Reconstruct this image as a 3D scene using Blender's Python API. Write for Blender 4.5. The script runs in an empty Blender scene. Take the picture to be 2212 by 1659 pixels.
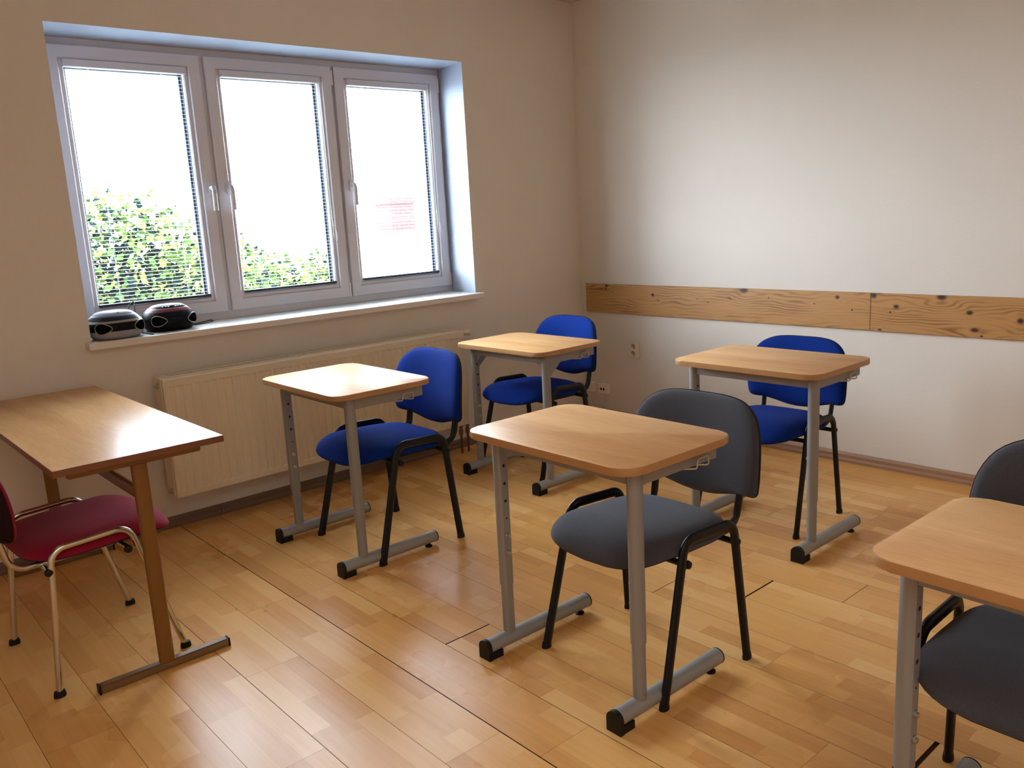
import bpy, bmesh, math, random
from mathutils import Vector, Matrix
random.seed(7)
PI = math.pi
col = bpy.context.scene.collection
sc = bpy.context.scene

# ------------------------------------------------------------------ helpers
def lin(r, g, b):
    def f(c):
        c /= 255.0
        return c / 12.92 if c <= 0.04045 else ((c + 0.055) / 1.055) ** 2.4
    return (f(r), f(g), f(b), 1.0)

def mat(name, color, rough=0.5, metal=0.0, spec=0.5, noise=0.0, nscale=20.0, bump=0.0, bscale=200.0, sheen=0.0, coat=0.0, stretch=None):
    m = bpy.data.materials.new(name); m.use_nodes = True
    nt = m.node_tree; b = nt.nodes['Principled BSDF']
    b.inputs['Base Color'].default_value = color
    b.inputs['Roughness'].default_value = rough
    b.inputs['Metallic'].default_value = metal
    b.inputs['Specular IOR Level'].default_value = spec
    if sheen:
        b.inputs['Sheen Weight'].default_value = sheen
        b.inputs['Sheen Roughness'].default_value = 0.5
    if coat:
        b.inputs['Coat Weight'].default_value = coat
        b.inputs['Coat Roughness'].default_value = 0.15
    tc = nt.nodes.new('ShaderNodeTexCoord')
    vec = tc.outputs['Object']
    if stretch:
        mp = nt.nodes.new('ShaderNodeMapping'); mp.inputs['Scale'].default_value = stretch
        nt.links.new(vec, mp.inputs['Vector']); vec = mp.outputs['Vector']
    if noise:
        n = nt.nodes.new('ShaderNodeTexNoise'); n.inputs['Scale'].default_value = nscale
        n.inputs['Detail'].default_value = 4
        nt.links.new(vec, n.inputs['Vector'])
        mx = nt.nodes.new('ShaderNodeMix'); mx.data_type = 'RGBA'
        mx.inputs[6].default_value = tuple(c * (1 - noise) for c in color[:3]) + (1,)
        mx.inputs[7].default_value = tuple(min(1, c * (1 + noise)) for c in color[:3]) + (1,)
        nt.links.new(n.outputs['Fac'], mx.inputs[0]); nt.links.new(mx.outputs[2], b.inputs['Base Color'])
    if bump:
        n = nt.nodes.new('ShaderNodeTexNoise'); n.inputs['Scale'].default_value = bscale
        n.inputs['Detail'].default_value = 3
        nt.links.new(tc.outputs['Object'], n.inputs['Vector'])
        bp = nt.nodes.new('ShaderNodeBump'); bp.inputs['Strength'].default_value = bump
        bp.inputs['Distance'].default_value = 0.002
        nt.links.new(n.outputs['Fac'], bp.inputs['Height']); nt.links.new(bp.outputs['Normal'], b.inputs['Normal'])
    return m

def obj(name, bm, mats, parent=None, smooth=False, angle=None):
    bmesh.ops.recalc_face_normals(bm, faces=bm.faces[:])
    me = bpy.data.meshes.new(name); bm.to_mesh(me); bm.free()
    if not isinstance(mats, (list, tuple)): mats = [mats]
    for m in mats: me.materials.append(m)
    if smooth:
        for p in me.polygons: p.use_smooth = True
        if angle is not None: me.set_sharp_from_angle(angle=math.radians(angle))
    o = bpy.data.objects.new(name, me); col.objects.link(o)
    if parent: o.parent = parent
    return o

def thing(name, label, cat, loc=(0, 0, 0), rot=0.0, group=None):
    o = bpy.data.objects.new(name, None); col.objects.link(o)
    o.empty_display_size = 0.1
    o.location = loc; o.rotation_euler = (0, 0, rot)
    o['label'] = label; o['category'] = cat
    if group: o['group'] = group
    return o

def tag(o, label, cat, group=None, kind=None):
    o['label'] = label; o['category'] = cat
    if group: o['group'] = group
    if kind: o['kind'] = kind
    return o

def struct(o, label=None, cat=None):
    o['kind'] = 'structure'
    if label: o['label'] = label
    if cat: o['category'] = cat
    return o

def box(bm, x0, x1, y0, y1, z0, z1, mi=0, M=None):
    vs = [bm.verts.new(v) for v in ((x0, y0, z0), (x1, y0, z0), (x1, y1, z0), (x0, y1, z0), (x0, y0, z1), (x1, y0, z1), (x1, y1, z1), (x0, y1, z1))]
    if M:
        for v in vs: v.co = M @ v.co
    for f in ((0, 3, 2, 1), (4, 5, 6, 7), (0, 1, 5, 4), (1, 2, 6, 5), (2, 3, 7, 6), (3, 0, 4, 7)):
        fc = bm.faces.new([vs[i] for i in f]); fc.material_index = mi
    return vs

def bbox(x0, x1, y0, y1, z0, z1, bev=0.003, seg=2):
    bm = bmesh.new(); box(bm, x0, x1, y0, y1, z0, z1)
    if bev: bmesh.ops.bevel(bm, geom=bm.edges[:], offset=bev, segments=seg, profile=0.5, affect='EDGES')
    return bm

def fillet(pts, r, n=6):
    pts = [Vector(p) for p in pts]; out = [pts[0]]
    for i in range(1, len(pts) - 1):
        a, b, c = pts[i - 1], pts[i], pts[i + 1]
        rr = r[i - 1] if isinstance(r, (list, tuple)) else r
        d1 = (a - b).normalized(); d2 = (c - b).normalized()
        ang = d1.angle(d2)
        if ang > PI - 0.02: out.append(b); continue
        t = min(rr / math.tan(ang / 2), (a - b).length * 0.49, (c - b).length * 0.49)
        rr = t * math.tan(ang / 2)
        bis = (d1 + d2).normalized(); cen = b + bis * (rr / math.sin(ang / 2))
        s = b + d1 * t - cen; e = b + d2 * t - cen
        for k in range(n + 1):
            u = k / n; v = s.slerp(e, u, s) if s.length else s
            out.append(cen + v.normalized() * rr)
    out.append(pts[-1]); return out

def sweep(bm, pts, sec, ref=(0, 0, 1), cap=True, mi=0):
    """sec: list of (a,b) offsets; a along the reference direction, b across."""
    pts = [Vector(p) for p in pts]; ref = Vector(ref); rings = []
    N = len(pts)
    for i, p in enumerate(pts):
        t = (pts[min(i + 1, N - 1)] - pts[max(i - 1, 0)]).normalized()
        n1 = (ref - ref.dot(t) * t)
        if n1.length < 1e-4: n1 = Vector((1, 0, 0)) - t.x * t
        n1.normalize(); n2 = t.cross(n1)
        rings.append([bm.verts.new(p + n1 * a + n2 * b) for a, b in sec])
    S = len(sec)
    for i in range(N - 1):
        for j in range(S):
            f = bm.faces.new((rings[i][j], rings[i][(j + 1) % S], rings[i + 1][(j + 1) % S], rings[i + 1][j])); f.material_index = mi; f.smooth = True
    if cap:
        for r in (rings[0], rings[-1]):
            f = bm.faces.new(r); f.material_index = mi
    return rings

def oval(a, b, n=14, e=1.0):
    out = []
    for k in range(n):
        t = 2 * PI * k / n; c, s = math.cos(t), math.sin(t)
        out.append((a * abs(c) ** e * (1 if c >= 0 else -1), b * abs(s) ** e * (1 if s >= 0 else -1)))
    return out

def tube(name, pts, a, b, m, parent=None, ref=(0, 0, 1), n=14, e=1.0):
    bm = bmesh.new(); sweep(bm, pts, oval(a, b, n, e), ref)
    return obj(name, bm, m, parent, smooth=True, angle=50)

def prism(bm, outline, z0, z1, mi=0, mi_side=None):
    lo = [bm.verts.new((x, y, z0)) for x, y in outline]; hi = [bm.verts.new((x, y, z1)) for x, y in outline]
    f = bm.faces.new(hi); f.material_index = mi
    f = bm.faces.new(lo[::-1]); f.material_index = mi
    n = len(outline)
    for i in range(n):
        f = bm.faces.new((lo[i], lo[(i + 1) % n], hi[(i + 1) % n], hi[i])); f.material_index = mi if mi_side is None else mi_side

def rrect(hx, hy, r, n=8):
    out = []
    for cx, cy, a0 in ((hx - r, hy - r, 0), (-hx + r, hy - r, 90), (-hx + r, -hy + r, 180), (hx - r, -hy + r, 270)):
        for k in range(n + 1):
            a = math.radians(a0 + 90 * k / n); out.append((cx + r * math.cos(a), cy + r * math.sin(a)))
    return out

def lathe(bm, prof, n=24, M=None, mi=0):
    """prof: (r, z) list, revolved round local z."""
    rings = []
    for r, z in prof:
        rings.append([bm.verts.new((r * math.cos(2 * PI * k / n), r * math.sin(2 * PI * k / n), z)) for k in range(n)])
    if M:
        for rg in rings:
            for v in rg: v.co = M @ v.co
    for i in range(len(rings) - 1):
        for j in range(n):
            f = bm.faces.new((rings[i][j], rings[i][(j + 1) % n], rings[i + 1][(j + 1) % n], rings[i + 1][j])); f.material_index = mi; f.smooth = True
    for rg in (rings[0], rings[-1]):
        f = bm.faces.new(rg); f.material_index = mi

def catmull(pts, n=6, closed=True):
    out = []; N = len(pts)
    for i in range(N if closed else N - 1):
        p = [Vector(pts[(i + k - 1) % N]) if closed else Vector(pts[max(0, min(N - 1, i + k - 1))]) for k in range(4)]
        for k in range(n):
            t = k / n
            out.append(0.5 * ((2 * p[1]) + (p[2] - p[0]) * t + (2 * p[0] - 5 * p[1] + 4 * p[2] - p[3]) * t * t + (3 * p[1] - p[0] - 3 * p[2] + p[3]) * t ** 3))
    if not closed: out.append(Vector(pts[-1]))
    return out

# ------------------------------------------------------------------ materials
M_wall = mat('plaster_wall', lin(222, 214, 203), 0.9, noise=0.03, nscale=3, bump=0.35, bscale=60)
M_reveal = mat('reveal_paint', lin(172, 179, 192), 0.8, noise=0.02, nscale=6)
M_ceil = mat('ceiling_paint', lin(206, 200, 192), 0.9, noise=0.02)
M_pvc = mat('white_plastic_frame', lin(214, 212, 217), 0.4)
M_gasket_rail = mat('gasket_backlit_rail', lin(28, 38, 58), 0.5)
M_sill = mat('sill_white', lin(222, 214, 206), 0.4, noise=0.02)
M_rad = mat('radiator_enamel', lin(226, 212, 184), 0.42, noise=0.015)
M_inside_shade = mat('inside_shade', lin(58, 46, 36), 0.9)  # dark colour standing in for shade inside hollows
M_base = mat('baseboard_brown', lin(158, 120, 90), 0.45, noise=0.12, nscale=14, stretch=(1, 1, 12))
M_baseL = mat('baseboard_grey_brown', lin(120, 96, 76), 0.5, noise=0.1, nscale=14, stretch=(1, 1, 12))
M_grey = mat('silver_grey_paint', lin(142, 141, 140), 0.5, metal=0.15, noise=0.03, nscale=60)
M_greyl = mat('silver_grey_tube', lin(152, 152, 149), 0.45, metal=0.2)
M_blackp = mat('black_plastic', lin(17, 16, 18), 0.5, spec=.3)
M_blackt = mat('black_tube', lin(14, 15, 19), 0.4, spec=0.3)
M_chrome = mat('chrome', lin(205, 200, 192), 0.2, metal=1.0)
M_steel = mat('zinc_bolt', lin(190, 190, 186), 0.3, metal=1.0)
M_wire = mat('hook_wire', lin(190, 178, 158), 0.35, metal=0.5)
M_ochre = mat('ochre_brown_paint', lin(122, 80, 26), 0.4, noise=0.05)
M_ochrefoot = mat('brown_foot_paint', lin(118, 88, 56), 0.4, noise=0.05)
M_blue = mat('blue_fabric', lin(13, 44, 122), 0.95, spec=0.08, noise=0.14, nscale=260, bump=0.6, bscale=700, sheen=0.02)
M_bluedk = mat('navy_shell', lin(8, 20, 56), 0.8, spec=0.2)
M_gfab = mat('charcoal_fabric', lin(70, 70, 76), 0.95, spec=0.1, noise=0.28, nscale=320, bump=0.6, bscale=700, sheen=0.15)
M_gfabd = mat('charcoal_shell', lin(46, 43, 42), 0.9, spec=0.1, noise=0.2, nscale=320)
M_red = mat('crimson_fabric', lin(140, 20, 48), 0.92, spec=0.12, noise=0.14, nscale=260, bump=0.6, bscale=700, sheen=0.1)
M_reddk = mat('red_shell', lin(34, 12, 14), 0.8, spec=0.2)
M_cream = mat('cream_plastic', lin(222, 208, 178), 0.4)
M_whitep = mat('white_socket_plastic', lin(238, 230, 216), 0.45)
M_cable = mat('white_cable', lin(224, 216, 202), 0.5)
M_copper = mat('painted_copper', lin(120, 66, 42), 0.4, metal=0.3)
M_brass = mat('brown_fitting', lin(132, 104, 78), 0.4, metal=0.4, noise=0.2, nscale=60)
M_silver = mat('silver_plastic', lin(150, 152, 160), 0.5, spec=.2)
M_champ = mat('champagne_trim', lin(150, 144, 130), 0.3, metal=0.6)
M_gloss = mat('gloss_black', lin(9, 9, 12), 0.45, spec=.12)
M_navyg = mat('dark_gloss_lid', lin(12, 14, 28), 0.5, spec=.12)
M_redp = mat('red_trim', lin(96, 14, 22), 0.45, spec=.2)
M_cloth = mat('speaker_cloth', lin(12, 12, 14), 0.95, spec=0.0)
M_rubber = mat('rubber_cable', lin(18, 18, 20), 0.5)

def beech_mat(name, c1, c2, along='Y', rough=0.4):
    m = bpy.data.materials.new(name); m.use_nodes = True
    nt = m.node_tree; b = nt.nodes['Principled BSDF']
    tc = nt.nodes.new('ShaderNodeTexCoord'); mp = nt.nodes.new('ShaderNodeMapping')
    mp.inputs['Scale'].default_value = (22, 2.2, 22) if along == 'Y' else (2.2, 22, 22)
    nt.links.new(tc.outputs['Object'], mp.inputs['Vector'])
    n = nt.nodes.new('ShaderNodeTexNoise'); n.inputs['Scale'].default_value = 0.5; n.inputs['Detail'].default_value = 5
    n.inputs['Distortion'].default_value = 0.5
    nt.links.new(mp.outputs['Vector'], n.inputs['Vector'])
    mp2 = nt.nodes.new('ShaderNodeMapping'); mp2.inputs['Scale'].default_value = (300, 16, 300) if along == 'Y' else (16, 300, 300)
    nt.links.new(tc.outputs['Object'], mp2.inputs['Vector'])
    n2 = nt.nodes.new('ShaderNodeTexNoise'); n2.inputs['Scale'].default_value = 1.0; n2.inputs['Detail'].default_value = 2
    nt.links.new(mp2.outputs['Vector'], n2.inputs['Vector'])
    r = nt.nodes.new('ShaderNodeValToRGB'); r.color_ramp.elements[0].position = 0.3; r.color_ramp.elements[1].position = 0.68
    r.color_ramp.elements[0].color = c1; r.color_ramp.elements[1].color = c2
    nt.links.new(n.outputs['Fac'], r.inputs['Fac'])
    mx = nt.nodes.new('ShaderNodeMix'); mx.data_type = 'RGBA'; mx.blend_type = 'MULTIPLY'; mx.inputs[0].default_value = 0.22
    nt.links.new(r.outputs['Color'], mx.inputs[6]); nt.links.new(n2.outputs['Color'], mx.inputs[7])
    r2 = nt.nodes.new('ShaderNodeValToRGB'); r2.color_ramp.elements[0].position = 0.35; r2.color_ramp.elements[0].color = (0.5, 0.5, 0.5, 1); r2.color_ramp.elements[1].position = 0.65
    nt.links.new(n2.outputs['Fac'], r2.inputs['Fac']); nt.links.new(r2.outputs['Color'], mx.inputs[7])
    nt.links.new(mx.outputs[2], b.inputs['Base Color'])
    b.inputs['Roughness'].default_value = rough; b.inputs['Specular IOR Level'].default_value = 0.2; b.inputs['IOR'].default_value = 1.3
    return m
M_beech = beech_mat('beech_laminate', lin(216, 163, 110), lin(234, 186, 130))
M_beech2 = beech_mat('beech_laminate_old', lin(196, 146, 96), lin(214, 166, 114), rough=0.27)
M_edge = mat('beech_edge_band', lin(176, 130, 84), 0.35, noise=0.08, nscale=30)
M_edgered = mat('red_brown_edge', lin(120, 72, 44), 0.35, noise=0.08, nscale=30)

# ------------------------------------------------------------------ camera (solved from the photo)
cam = bpy.data.cameras.new('camera'); camo = bpy.data.objects.new('camera', cam); col.objects.link(camo)
R = Vector((0.74691265, -0.66279121, -0.05319131)); U = Vector((0.16982122, 0.11280699, 0.97899711)); F = Vector((0.64287032, 0.74025833, -0.19681297))
mw = Matrix.Identity(4)
for i in range(3): mw[i][0] = R[i]; mw[i][1] = U[i]; mw[i][2] = -F[i]
mw[0][3], mw[1][3], mw[2][3] = -4.33356, -4.17387, 1.44518
camo.matrix_world = mw
cam.sensor_width = 36; cam.lens = 1812.56 / 2212 * 36; cam.clip_start = 0.05; cam.clip_end = 300
sc.camera = camo

# ------------------------------------------------------------------ room shell
XL, YB, ZC = -6.3, -6.2, 2.812
RX0, RX1, RZ0, RZ1, D = -3.261, -0.974, 0.976, 2.369, 0.29
FX0, FX1 = -3.285, -0.942         # window frame outer edges (slightly splayed reveal)

def floor_mat():
    m = bpy.data.materials.new('laminate_floor'); m.use_nodes = True
    nt = m.node_tree; b = nt.nodes['Principled BSDF']
    at = nt.nodes.new('ShaderNodeAttribute'); at.attribute_name = 'tone'
    sep = nt.nodes.new('ShaderNodeSeparateColor'); nt.links.new(at.outputs['Color'], sep.inputs['Color'])
    tc = nt.nodes.new('ShaderNodeTexCoord')
    # per-block offset so the grain differs from strip to strip
    off = nt.nodes.new('ShaderNodeVectorMath'); off.operation = 'SCALE'; off.inputs[3].default_value = 37.0
    nt.links.new(at.outputs['Color'], off.inputs[0])
    add = nt.nodes.new('ShaderNodeVectorMath'); add.operation = 'ADD'
    nt.links.new(tc.outputs['Object'], add.inputs[0]); nt.links.new(off.outputs[0], add.inputs[1])
    mp = nt.nodes.new('ShaderNodeMapping'); mp.inputs['Scale'].default_value = (70, 2.2, 1)
    nt.links.new(add.outputs[0], mp.inputs['Vector'])
    n = nt.nodes.new('ShaderNodeTexNoise'); n.inputs['Scale'].default_value = 1.0; n.inputs['Detail'].default_value = 5; n.inputs['Distortion'].default_value = 0.25
    nt.links.new(mp.outputs['Vector'], n.inputs['Vector'])
    r = nt.nodes.new('ShaderNodeValToRGB')
    e = r.color_ramp.elements
    e[0].position = 0.0; e[0].color = lin(200, 138, 72)
    e[1].position = 1.0; e[1].color = lin(244, 198, 130)
    x = e.new(0.5); x.color = lin(226, 169, 98)
    ma = nt.nodes.new('ShaderNodeMath'); ma.operation = 'MULTIPLY_ADD'; ma.inputs[1].default_value = 0.4
    nt.links.new(n.outputs['Fac'], ma.inputs[0])
    mb = nt.nodes.new('ShaderNodeMath'); mb.operation = 'MULTIPLY_ADD'; mb.inputs[1].default_value = 0.62; mb.inputs[2].default_value = -0.02
    nt.links.new(sep.outputs[0], mb.inputs[0]); nt.links.new(mb.outputs[0], ma.inputs[2])
    nt.links.new(ma.outputs[0], r.inputs['Fac'])
    nt.links.new(r.outputs['Color'], b.inputs['Base Color'])
    n3 = nt.nodes.new('ShaderNodeTexNoise'); n3.inputs['Scale'].default_value = 2.5; n3.inputs['Detail'].default_value = 3
    nt.links.new(tc.outputs['Object'], n3.inputs['Vector'])
    mr = nt.nodes.new('ShaderNodeMapRange'); mr.inputs[3].default_value = 0.24; mr.inputs[4].default_value = 0.32
    nt.links.new(n3.outputs['Fac'], mr.inputs[0]); nt.links.new(mr.outputs[0], b.inputs['Roughness'])
    b.inputs['Specular IOR Level'].default_value = 0.4; b.inputs['IOR'].default_value = 1.36
    return m
M_floor = floor_mat()
M_groove = mat('floor_groove', lin(70, 44, 24), 0.9)
M_slot = mat('floor_slot', lin(62, 50, 40), 0.9, noise=0.3, nscale=80)

def build_floor():
    bm = bmesh.new(); lay = bm.loops.layers.float_color.new('tone')
    PW, X0 = 0.1970, -2.985
    kmin = int(math.floor((XL - X0) / PW)); kmax = int(math.ceil((0 - X0) / PW))
    # known end joints seen in the photo: column -> (y, gap)
    known = {0: (-1.224, .0008), -1: (-2.487, .0008), -2: (-1.656, .0008), 1: (-1.965, .006), 6: (-2.514, .007), 7: (-2.797, .0025), 5: (-2.237, .003),
             3: (-3.366, .013), 2: (-0.60, .001), 4: (-1.55, .001), -3: (-0.9, .0008)}
    def quad(x0, x1, y0, y1, z, mi, c=None):
        f = bm.faces.new([bm.verts.new(v) for v in ((x0, y0, z), (x1, y0, z), (x1, y1, z), (x0, y1, z))]); f.material_index = mi
        if c:
            for l in f.loops: l[lay] = c
    rnd = random.Random(11)
    for k in range(kmin, kmax + 1):
        xa = X0 + k * PW; xb = xa + PW
        g = 0.0036 if k in (0,) else (0.002 if k in (1, -2) else 0.0013)
        y0, gap = known.get(k, (rnd.uniform(-2, -.7), .0008))
        L = 1.285 if k not in (0,) else 1.426
        js = []; y = y0
        while y < 0: y += L
        while y > YB - L: js.append(y); y -= L
        for i in range(len(js) - 1):
            top = min(js[i], 0.0); bot = max(js[i + 1], YB)
            if top <= YB or bot >= 0: continue
            gt = gap if abs(js[i] - y0) < .01 else .0008
            top -= gt
            w = PW - g
            for s in range(3):
                sx0 = xa + g + s * w / 3; sx1 = sx0 + w / 3
                yy = top - rnd.uniform(0.05, 0.4)
                cuts = [top]
                while yy > bot + .06: cuts.append(yy); yy -= rnd.choice((.24, .3, .36, .42)) * rnd.uniform(.9, 1.1)
                cuts.append(bot)
                for a in range(len(cuts) - 1):
                    t = min(1, max(0, rnd.gauss(.5, .26)))
                    quad(max(sx0, XL), min(sx1, 0.0), cuts[a + 1], cuts[a], 0.0, 0, (t, rnd.random(), rnd.random(), 1)) if min(sx1, 0) > max(sx0, XL) else None
    # underlay seen in the joints, and the slab below
    quad(XL, 0, YB, 0, -0.006, 1)
    box(bm, XL - .1, 0.1, YB - .1, 0.1, -0.12, -0.0065, 1)
    me_o = obj('floor', bm, [M_floor, M_groove])
    return me_o
struct(build_floor())

# window wall with the opening and its reveal
def build_wall_window():
    bm = bmesh.new(); T = 0.42
    def q(*v, mi=0):
        f = bm.faces.new([bm.verts.new(p) for p in v]); f.material_index = mi
    xs = [XL - .1, RX0, RX1, 0.0]; zs = [-.12, RZ0 - .03, RZ1, ZC + .1]
    for i in range(3):
        for j in range(3):
            if i == 1 and j == 1: continue
            q((xs[i], 0, zs[j]), (xs[i + 1], 0, zs[j]), (xs[i + 1], 0, zs[j + 1]), (xs[i], 0, zs[j + 1]))
    # reveal: two sides, head, bottom (towards the frame), outer part hidden by frame
    zb = RZ0 - .03
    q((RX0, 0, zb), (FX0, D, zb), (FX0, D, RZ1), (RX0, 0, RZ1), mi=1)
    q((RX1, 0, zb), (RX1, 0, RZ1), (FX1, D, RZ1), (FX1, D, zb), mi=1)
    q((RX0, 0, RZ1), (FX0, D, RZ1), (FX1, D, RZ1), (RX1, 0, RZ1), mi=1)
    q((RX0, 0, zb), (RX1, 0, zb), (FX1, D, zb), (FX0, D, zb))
    for (a, b) in ((FX0, FX1),):
        q((a, D, zb), (a, T, zb), (a, T, RZ1), (a, D, RZ1)); q((b, D, zb), (b, D, RZ1), (b, T, RZ1), (b, T, zb))
        q((a, D, RZ1), (a, T, RZ1), (b, T, RZ1), (b, D, RZ1)); q((a, D, zb), (b, D, zb), (b, T, zb), (a, T, zb))
    xs = [XL - .1, FX0, FX1, 0.3]; zs = [-.12, zb, RZ1, ZC + .1]
    for i in range(3):
        for j in range(3):
            if i == 1 and j == 1: continue
            q((xs[i], T, zs[j]), (xs[i], T, zs[j + 1]), (xs[i + 1], T, zs[j + 1]), (xs[i + 1], T, zs[j]))
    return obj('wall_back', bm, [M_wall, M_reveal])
struct(build_wall_window())
bm = bmesh.new(); box(bm, 0, .3, YB - .1, .42, -.12, ZC + .1); struct(obj('wall_right', bm, M_wall))
bm = bmesh.new(); box(bm, XL - .2, XL, YB - .1, .42, -.12, ZC + .1); struct(obj('wall_left', bm, M_wall))
bm = bmesh.new(); box(bm, XL - .2, .3, YB - .2, YB, -.12, ZC + .1); struct(obj('wall_front', bm, M_wall))
bm = bmesh.new(); box(bm, XL - .2, .3, YB - .2, .42, ZC, ZC + .15); struct(obj('ceiling', bm, M_ceil))

# baseboards
def skirt_profile(h, t):
    return [(0, 0), (t, 0), (t, h * .25), (t * .72, h * .45), (t * .8, h * .75), (t * .45, h * .93), (t * .3, h), (0, h)]
bm = bmesh.new()
pr = skirt_profile(.056, .016)
ring = lambda y: [bm.verts.new((-a, y, z)) for a, z in pr]
r1 = ring(0); r2 = ring(YB)
for j in range(len(pr)): bm.faces.new((r1[j], r1[(j + 1) % len(pr)], r2[(j + 1) % len(pr)], r2[j]))
bm.faces.new(r1); bm.faces.new(r2[::-1])
struct(obj('baseboard_right', bm, M_base))
bm = bmesh.new(); pr = skirt_profile(.056, .016)
for xa, xb in ((XL, -2.768), (-2.765, -.0165)):
    r1 = [bm.verts.new((xa, -a, z)) for a, z in pr]; r2 = [bm.verts.new((xb, -a, z)) for a, z in pr]
    for j in range(len(pr)): bm.faces.new((r1[j], r1[(j + 1) % len(pr)], r2[(j + 1) % len(pr)], r2[j]))
    bm.faces.new(r1); bm.faces.new(r2[::-1])
struct(obj('baseboard_back', bm, M_baseL))

# ------------------------------------------------------------------ window
win = bpy.data.objects.new('window_1', None); col.objects.link(win); win['kind'] = 'structure'
def frame_ring(bm, x0, x1, z0, z1, w, y0, y1, bev=0.0, mi=0):
    """rectangular frame: outer rect, member width w, between depths y0 (room) and y1."""
    ox = [(x0, z0), (x1, z0), (x1, z1), (x0, z1)]
    ix = [(x0 + w, z0 + w), (x1 - w, z0 + w), (x1 - w, z1 - w), (x0 + w, z1 - w)]
    b = bev
    prof = [(0.0, y1), (0.0, y0 + b), (b, y0), (w - b * 1.5, y0), (w, y0 + b * 1.5), (w, y1)]
    rings = []
    for d, y in prof:
        rings.append([bm.verts.new(v) for v in ((x0 + d, y, z0 + d), (x1 - d, y, z0 + d), (x1 - d, y, z1 - d), (x0 + d, y, z1 - d))])
    for i in range(len(rings)):
        a = rings[i]; c = rings[(i + 1) % len(rings)]
        for j in range(4):
            f = bm.faces.new((a[j], a[(j + 1) % 4], c[(j + 1) % 4], c[j])); f.material_index = mi
bm = bmesh.new()
frame_ring(bm, FX0, FX1, RZ0, RZ1, .05, .285, .36, .002)
box(bm, -2.486, -2.462, .283, .36, RZ0 + .05, RZ1 - .05)
box(bm, -1.724, -1.704, .290, .36, RZ0 + .05, RZ1 - .05)
obj('window_frame', bm, M_pvc, win)
M_glass = bpy.data.materials.new('window_glass'); M_glass.use_nodes = True
nt = M_glass.node_tree; nt.nodes.clear()
o_ = nt.nodes.new('ShaderNodeOutputMaterial'); mx_ = nt.nodes.new('ShaderNodeMixShader')
tr_ = nt.nodes.new('ShaderNodeBsdfTransparent'); tr_.inputs[0].default_value = (.93, .97, .97, 1)
gl_ = nt.nodes.new('ShaderNodeBsdfGlossy'); gl_.inputs['Roughness'].default_value = 0.02
lw_ = nt.nodes.new('ShaderNodeLayerWeight'); lw_.inputs['Blend'].default_value = .5
pw_ = nt.nodes.new('ShaderNodeMath'); pw_.operation = 'POWER'; pw_.inputs[1].default_value = 5.0; nt.links.new(lw_.outputs['Facing'], pw_.inputs[0])
fr_ = nt.nodes.new('ShaderNodeMath'); fr_.operation = 'MULTIPLY_ADD'; fr_.inputs[1].default_value = .9; fr_.inputs[2].default_value = .04; nt.links.new(pw_.outputs[0], fr_.inputs[0])
nt.links.new(fr_.outputs[0], mx_.inputs[0]); nt.links.new(tr_.outputs[0], mx_.inputs[1]); nt.links.new(gl_.outputs[0], mx_.inputs[2]); nt.links.new(mx_.outputs[0], o_.inputs[0])
sashes = [(-3.215, -2.486), (-2.461, -1.724), (-1.704, -.966)]
SZ0, SZ1, SW, SY = 1.018, 2.333, .086, .262
hand_x = [-2.507, -2.408, -1.657]
for i, (a, b) in enumerate(sashes):
    bm = bmesh.new()
    frame_ring(bm, a, b, SZ0, SZ1, .062, SY, .330, .003)
    frame_ring(bm, a + .060, b - .060, SZ0 + .060, SZ1 - .060, .026, SY + .012, .330, .004)
    s = obj('sash', bm, M_pvc, win)
    gx0, gx1, gz0, gz1 = a + SW, b - SW, SZ0 + SW, SZ1 - SW
    bm = bmesh.new(); box(bm, gx0 - .004, gx1 + .004, .308, .312, gz0 - .004, gz1 + .004); obj('glass_pane', bm, M_glass, s)
    bm = bmesh.new(); frame_ring(bm, gx0 - .001, gx1 + .001, gz0 - .001, gz1 + .001, .005, .298, .3075, .001); frame_ring(bm, gx0 - .003, gx1 + .003, gz0 - .003, gz1 + .003, .017, .3125, .322, .001); obj('gasket', bm, M_gasket_rail, s)
    # lever handle
    hx = hand_x[i]; bm = bmesh.new()
    box(bm, hx - .014, hx + .014, SY - .010, SY, 1.633, 1.703)
    bmesh.ops.bevel(bm, geom=bm.edges[:], offset=.004, segments=2, affect='EDGES')
    lathe(bm, [(.010, 0), (.010, .028)], 16, Matrix.Translation((hx, SY - .008, 1.670)) @ Matrix.Rotation(PI / 2, 4, 'X'))
    sweep(bm, fillet([(hx, SY - .038, 1.678), (hx, SY - .050, 1.655), (hx, SY - .048, 1.552)], .02, 4), oval(.013, .008, 12), ref=(1, 0, 0))
    obj('window_handle', bm, M_pvc, s, smooth=True, angle=40)
    # hinges
    hxs = b + .006 if i != 0 else a - .006
    for hz in (1.06, 2.27):
        bm = bmesh.new(); lathe(bm, [(.0065, -.04), (.0065, .04)], 10, Matrix.Translation((hxs, SY + .008, hz))); obj('hinge', bm, M_whitep, s, smooth=True, angle=40)

# window sill board
bm = bbox(-3.29, -.953, -.066, .30, RZ0 - .033, RZ0, .004)
for v in bm.verts:
    if v.co.y > -.005:
        v.co.x = max(min(v.co.x, FX1 + .0), FX0 - .0) if v.co.y > .01 else v.co.x
o = obj('trim_1', bm, M_sill); struct(o, 'white window sill board below the three-pane window', 'window sill')

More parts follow.
